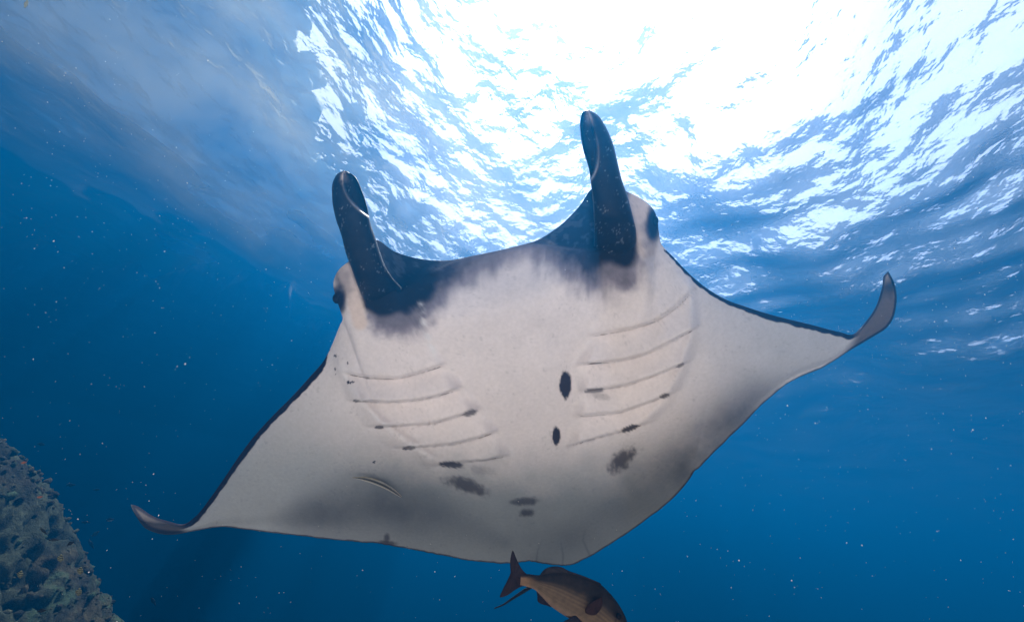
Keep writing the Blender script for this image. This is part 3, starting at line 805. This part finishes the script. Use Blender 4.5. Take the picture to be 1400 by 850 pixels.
# encrusting tufts: thousands of little knobs and blades growing on the rock, too many to count
rg = np.random.default_rng(3)
Nn = np.stack([np.gradient(R3[..., c_], axis=0) for c_ in range(3)], -1); Nm = np.stack([np.gradient(R3[..., c_], axis=1) for c_ in range(3)], -1)
nor = np.cross(Nn, Nm); nor /= np.linalg.norm(nor, axis=-1)[..., None] + 1e-9
nor *= np.sign(((R3 - rcen) * nor).sum(-1))[..., None]
bm = bmesh.new(); bmesh.ops.create_icosphere(bm, subdivisions=1, radius=1)
kv = np.array([v.co[:] for v in bm.verts]); kf = np.array([[v.index for v in f.verts] for f in bm.faces]); bm.free()
pv_, pf_, pc_ = [], [], []
front = (R3 / np.linalg.norm(R3, axis=-1)[..., None] * nor).sum(-1) < .25
cand = np.argwhere(front & (th > .25) & (th < 2.9))
cl_m = nn(2.6, 4, 200)
for a_, b_ in cand[rg.integers(0, len(cand), 6500)]:
    if cl_m[a_, b_] + rg.normal() * .06 < .50: continue
    r_ = .007 + .020 * rg.random() ** 3
    q_ = kv * (r_ * rg.uniform(.6, 1.3, 3)) * (1 + .3 * rg.random((len(kv), 1)))
    q_ = q_ + nor[a_, b_] * (kv @ nor[a_, b_])[:, None] * r_ * rg.uniform(0, 1.3)
    pf_.append(kf + len(kv) * len(pv_)); pv_.append(q_ + R3[a_, b_])
    base_c = np.array([(.045, .05, .03), (.03, .033, .026), (.045, .042, .026), (.035, .06, .038), (.06, .07, .05)][rg.choice(5, p=[.35, .3, .15, .15, .05])])
    pc_.append(np.ones((len(kv), 3)) * base_c * rg.uniform(.7, 1.2))
tuft = np_mesh("coral_crust", np.vstack(pv_), np.vstack(pf_), reef_m, loc=rcen, color=np.vstack(pc_)); tuft["kind"] = "stuff"; tuft["label"] = "olive and brown growth crusting the reef slope"

# ------------------------------------------------------------------ little reef fish
def small_fish(name, label, cat, px, py, D_, length_px, ang, colr, group, tall=.34, stripes=0, scol=(.02, .02, .02), belly=None):
    L = length_px / F * D_
    loc = unproj(np.array(float(px)), np.array(float(py)), np.array(float(D_)))
    ns, sg_ = 26, 12
    s = np.linspace(0, 1, ns); hgt = tall * .5 * np.sin(np.pi * np.clip(s * .94 + .03, 0, 1) ** .75) ** .8 * L
    hgt = np.maximum(hgt, .035 * L)
    xs = (s - .5) * L * .8
    a = np.linspace(0, 2 * np.pi, sg_, endpoint=False)
    lx = np.repeat(xs[:, None], sg_, 1); ly = hgt[:, None] * np.cos(a); lz = .42 * hgt[:, None] * np.sin(a)
    pts = np.stack([lx, ly, lz], -1).reshape(-1, 3)
    fcs = [(k * sg_ + j, k * sg_ + (j + 1) % sg_, (k + 1) * sg_ + (j + 1) % sg_, (k + 1) * sg_ + j) for k in range(ns - 1) for j in range(sg_)]
    fcs += [tuple(range(sg_))[::-1], tuple((ns - 1) * sg_ + j for j in range(sg_))]
    cl = np.ones((len(pts), 3)) * np.asarray(colr)
    if belly is not None:
        cl = mixc(cl, belly, (pts[:, 1] < -.15 * tall * L).astype(float))
    if stripes:
        cl = mixc(cl, scol, (np.sin((pts[:, 0] / (L * .8) + .5) * 2 * np.pi * stripes) > .1).astype(float))
    # tail fork, dorsal and anal fin as thin wedges
    def wedge(pl):
        nonlocal pts, fcs, cl
        k = len(pts); m_ = len(pl); q_ = np.array(pl) * L
        t_ = .012 * L
        pts = np.vstack([pts, np.c_[q_, np.full(m_, -t_)], np.c_[q_, np.full(m_, t_)]])
        fcs += [tuple(k + j for j in range(m_))[::-1], tuple(k + m_ + j for j in range(m_))]
        fcs += [(k + j, k + (j + 1) % m_, k + m_ + (j + 1) % m_, k + m_ + j) for j in range(m_)]
        cl = np.vstack([cl, np.ones((2 * m_, 3)) * np.asarray(colr) * .7])
    wedge([(-.37, .03), (-.37, -.03), (-.50, -.15), (-.455, 0), (-.50, .15)])
    wedge([(-.26, tall * .28), (.16, tall * .40), (-.05, tall * .66), (-.24, tall * .52)])
    wedge([(-.26, -tall * .28), (-.22, -tall * .5), (-.06, -tall * .56), (.04, -tall * .44)])
    ca_, sa_ = math.cos(math.radians(ang)), math.sin(math.radians(ang))
    W = (pts[:, :1] * (ca_ * right + sa_ * up) + pts[:, 1:2] * (-sa_ * right + ca_ * up) + pts[:, 2:] * fwd) + loc
    o = np_mesh(name, W, fcs, fish_m, loc=loc, color=cl); fix_normals(o)
    o["label"] = label; o["category"] = cat; o["group"] = group
    return o


DG = "small dark fish hovering beside the reef"
dk = (.022, .026, .03)
small_fish("damselfish", "dark little fish highest in the blue water off the reef top", "fish", 57, 607, 4.2, 12, -8, dk, DG)
small_fish("damselfish", "slim dark fish hovering level, left of the manta ray's lower wing tip", "fish", 98, 662.5, 4.2, 14, 2, dk, DG, tall=.26)
small_fish("damselfish", "faint dark fish alone in open water nearest above the curled wing tip", "fish", 133, 669, 4.6, 11, 3, dk, DG, tall=.26)
small_fish("damselfish", "thin dark fish just off the reef edge, left of a white-bellied one", "fish", 118, 713.5, 4.2, 13, 0, dk, DG, tall=.24)
small_fish("damselfish", "dark fish with a white belly hovering near the reef edge", "fish", 151, 710, 4.0, 12, 8, dk, DG, tall=.36, belly=(.7, .7, .7))
small_fish("damselfish", "greenish dark fish tilted upward beside the reef slope", "fish", 131, 729, 4.3, 14, 35, (.05, .07, .06), DG)
small_fish("damselfish", "dark fish diving head down along the reef slope", "fish", 125, 744, 4.2, 16, -58, dk, DG, tall=.28)
small_fish("damselfish", "long dark fish level across the middle of the reef slope", "fish", 75, 737.5, 1.42, 17, 2, dk, DG, tall=.2)
small_fish("damselfish", "small black fish tilted nose up before the reef slope", "fish", 97, 742, 1.46, 12, 28, (.012, .014, .016), DG, tall=.34)
small_fish("damselfish", "black fish low on the reef near the bottom edge of view", "fish", 58, 834, 1.23, 14, 8, (.012, .014, .016), DG, tall=.3)
small_fish("damselfish", "dark fish low in open blue water right of the reef foot", "fish", 210, 822, 4.2, 14, -60, dk, DG, tall=.3)
small_fish("damselfish", "dark fish pointing up the reef slope beneath the orange ones", "fish", 60, 726, 1.38, 14, -42, (.016, .02, .022), DG, tall=.24)
SG = "striped fish over the reef"
sgc = (.16, .17, .10)
for px, py, lab in ((83, 762, "striped yellowish fish highest of those over the reef"), (110, 779, "striped yellowish fish nearest the reef's right edge"),
                    (108, 808, "striped yellowish fish lowest over the reef slope"), (28, 784, "striped yellowish fish farthest left over the reef")):
    small_fish("sergeant_major", lab, "fish", px, py, 1.38, 12, 75 if px < 100 else 80, sgc, SG, tall=.6, stripes=4)
OG = "orange fish over the reef"
for px, py, lab in ((55, 679, "tiny orange fish lower of the two above the reef"), (33, 632, "tiny orange fish upper of the two by the reef top")):
    small_fish("anthias", lab, "fish", px, py, 1.69, 9, 10, (.28, .10, .05), OG, tall=.3)
small_fish("wrasse", "lone yellowish fish near the water surface at the upper left corner", "fish", 36, 5, 2.2, 14, 70, (.45, .42, .2), "fish near the surface", tall=.34)

# ------------------------------------------------------------------ drifting particles
snow_m = simple_mat("marine_snow", (.85, .84, .80), rough=.8, spec=.2)
octa = np.array([(1, 0, 0), (-1, 0, 0), (0, 1, 0), (0, -1, 0), (0, 0, 1), (0, 0, -1)], float)
ofc = np.array([(0, 2, 4), (2, 1, 4), (1, 3, 4), (3, 0, 4), (2, 0, 5), (1, 2, 5), (3, 1, 5), (0, 3, 5)])
vs_, fs_ = [], []
for k in range(4200):
    pz = np.array([RNG.uniform(-5.5, 5.5), RNG.uniform(.45, 5.0), RNG.uniform(-2.2, 3.4)])
    d = np.linalg.norm(pz)
    if d < .5: continue
    r = d / F * (.22 + .62 * RNG.random() ** 5) * 1.0
    r = min(r, .0042)
    sc = r * RNG.uniform(.6, 1.5, 3)
    fs_.append(ofc + 6 * len(vs_)); vs_.append(octa * sc + pz)
snow = np_mesh("marine_snow", np.vstack(vs_), np.vstack(fs_), snow_m, smooth=True)
snow["kind"] = "stuff"; snow["label"] = "pale specks of plankton drifting in the water"

# ------------------------------------------------------------------ sea water as a participating medium
hm_, n, l = new_mat("sea_water_haze")
out = n.new("ShaderNodeOutputMaterial"); pv = n.new("ShaderNodeVolumePrincipled")
pv.inputs["Color"].default_value = (0.001, 0.158, 0.46, 1)
pv.inputs["Density"].default_value = 0.09
pv.inputs["Anisotropy"].default_value = 0.55
pv.inputs["Absorption Color"].default_value = (0, 0, 0, 1)
l.new(pv.outputs[0], out.inputs["Volume"])
bm = bmesh.new(); bmesh.ops.create_cube(bm, size=1)
for vv in bm.verts:
    vv.co = Vector((vv.co.x * 400, vv.co.y * 400, -27.5 if vv.co.z < 0 else SURF + .75))
me = bpy.data.meshes.new("haze"); bm.to_mesh(me); bm.free(); me.materials.append(hm_)
hz = bpy.data.objects.new("haze", me); COL.objects.link(hz); hz["kind"] = "stuff"; hz["label"] = "clear blue sea water"
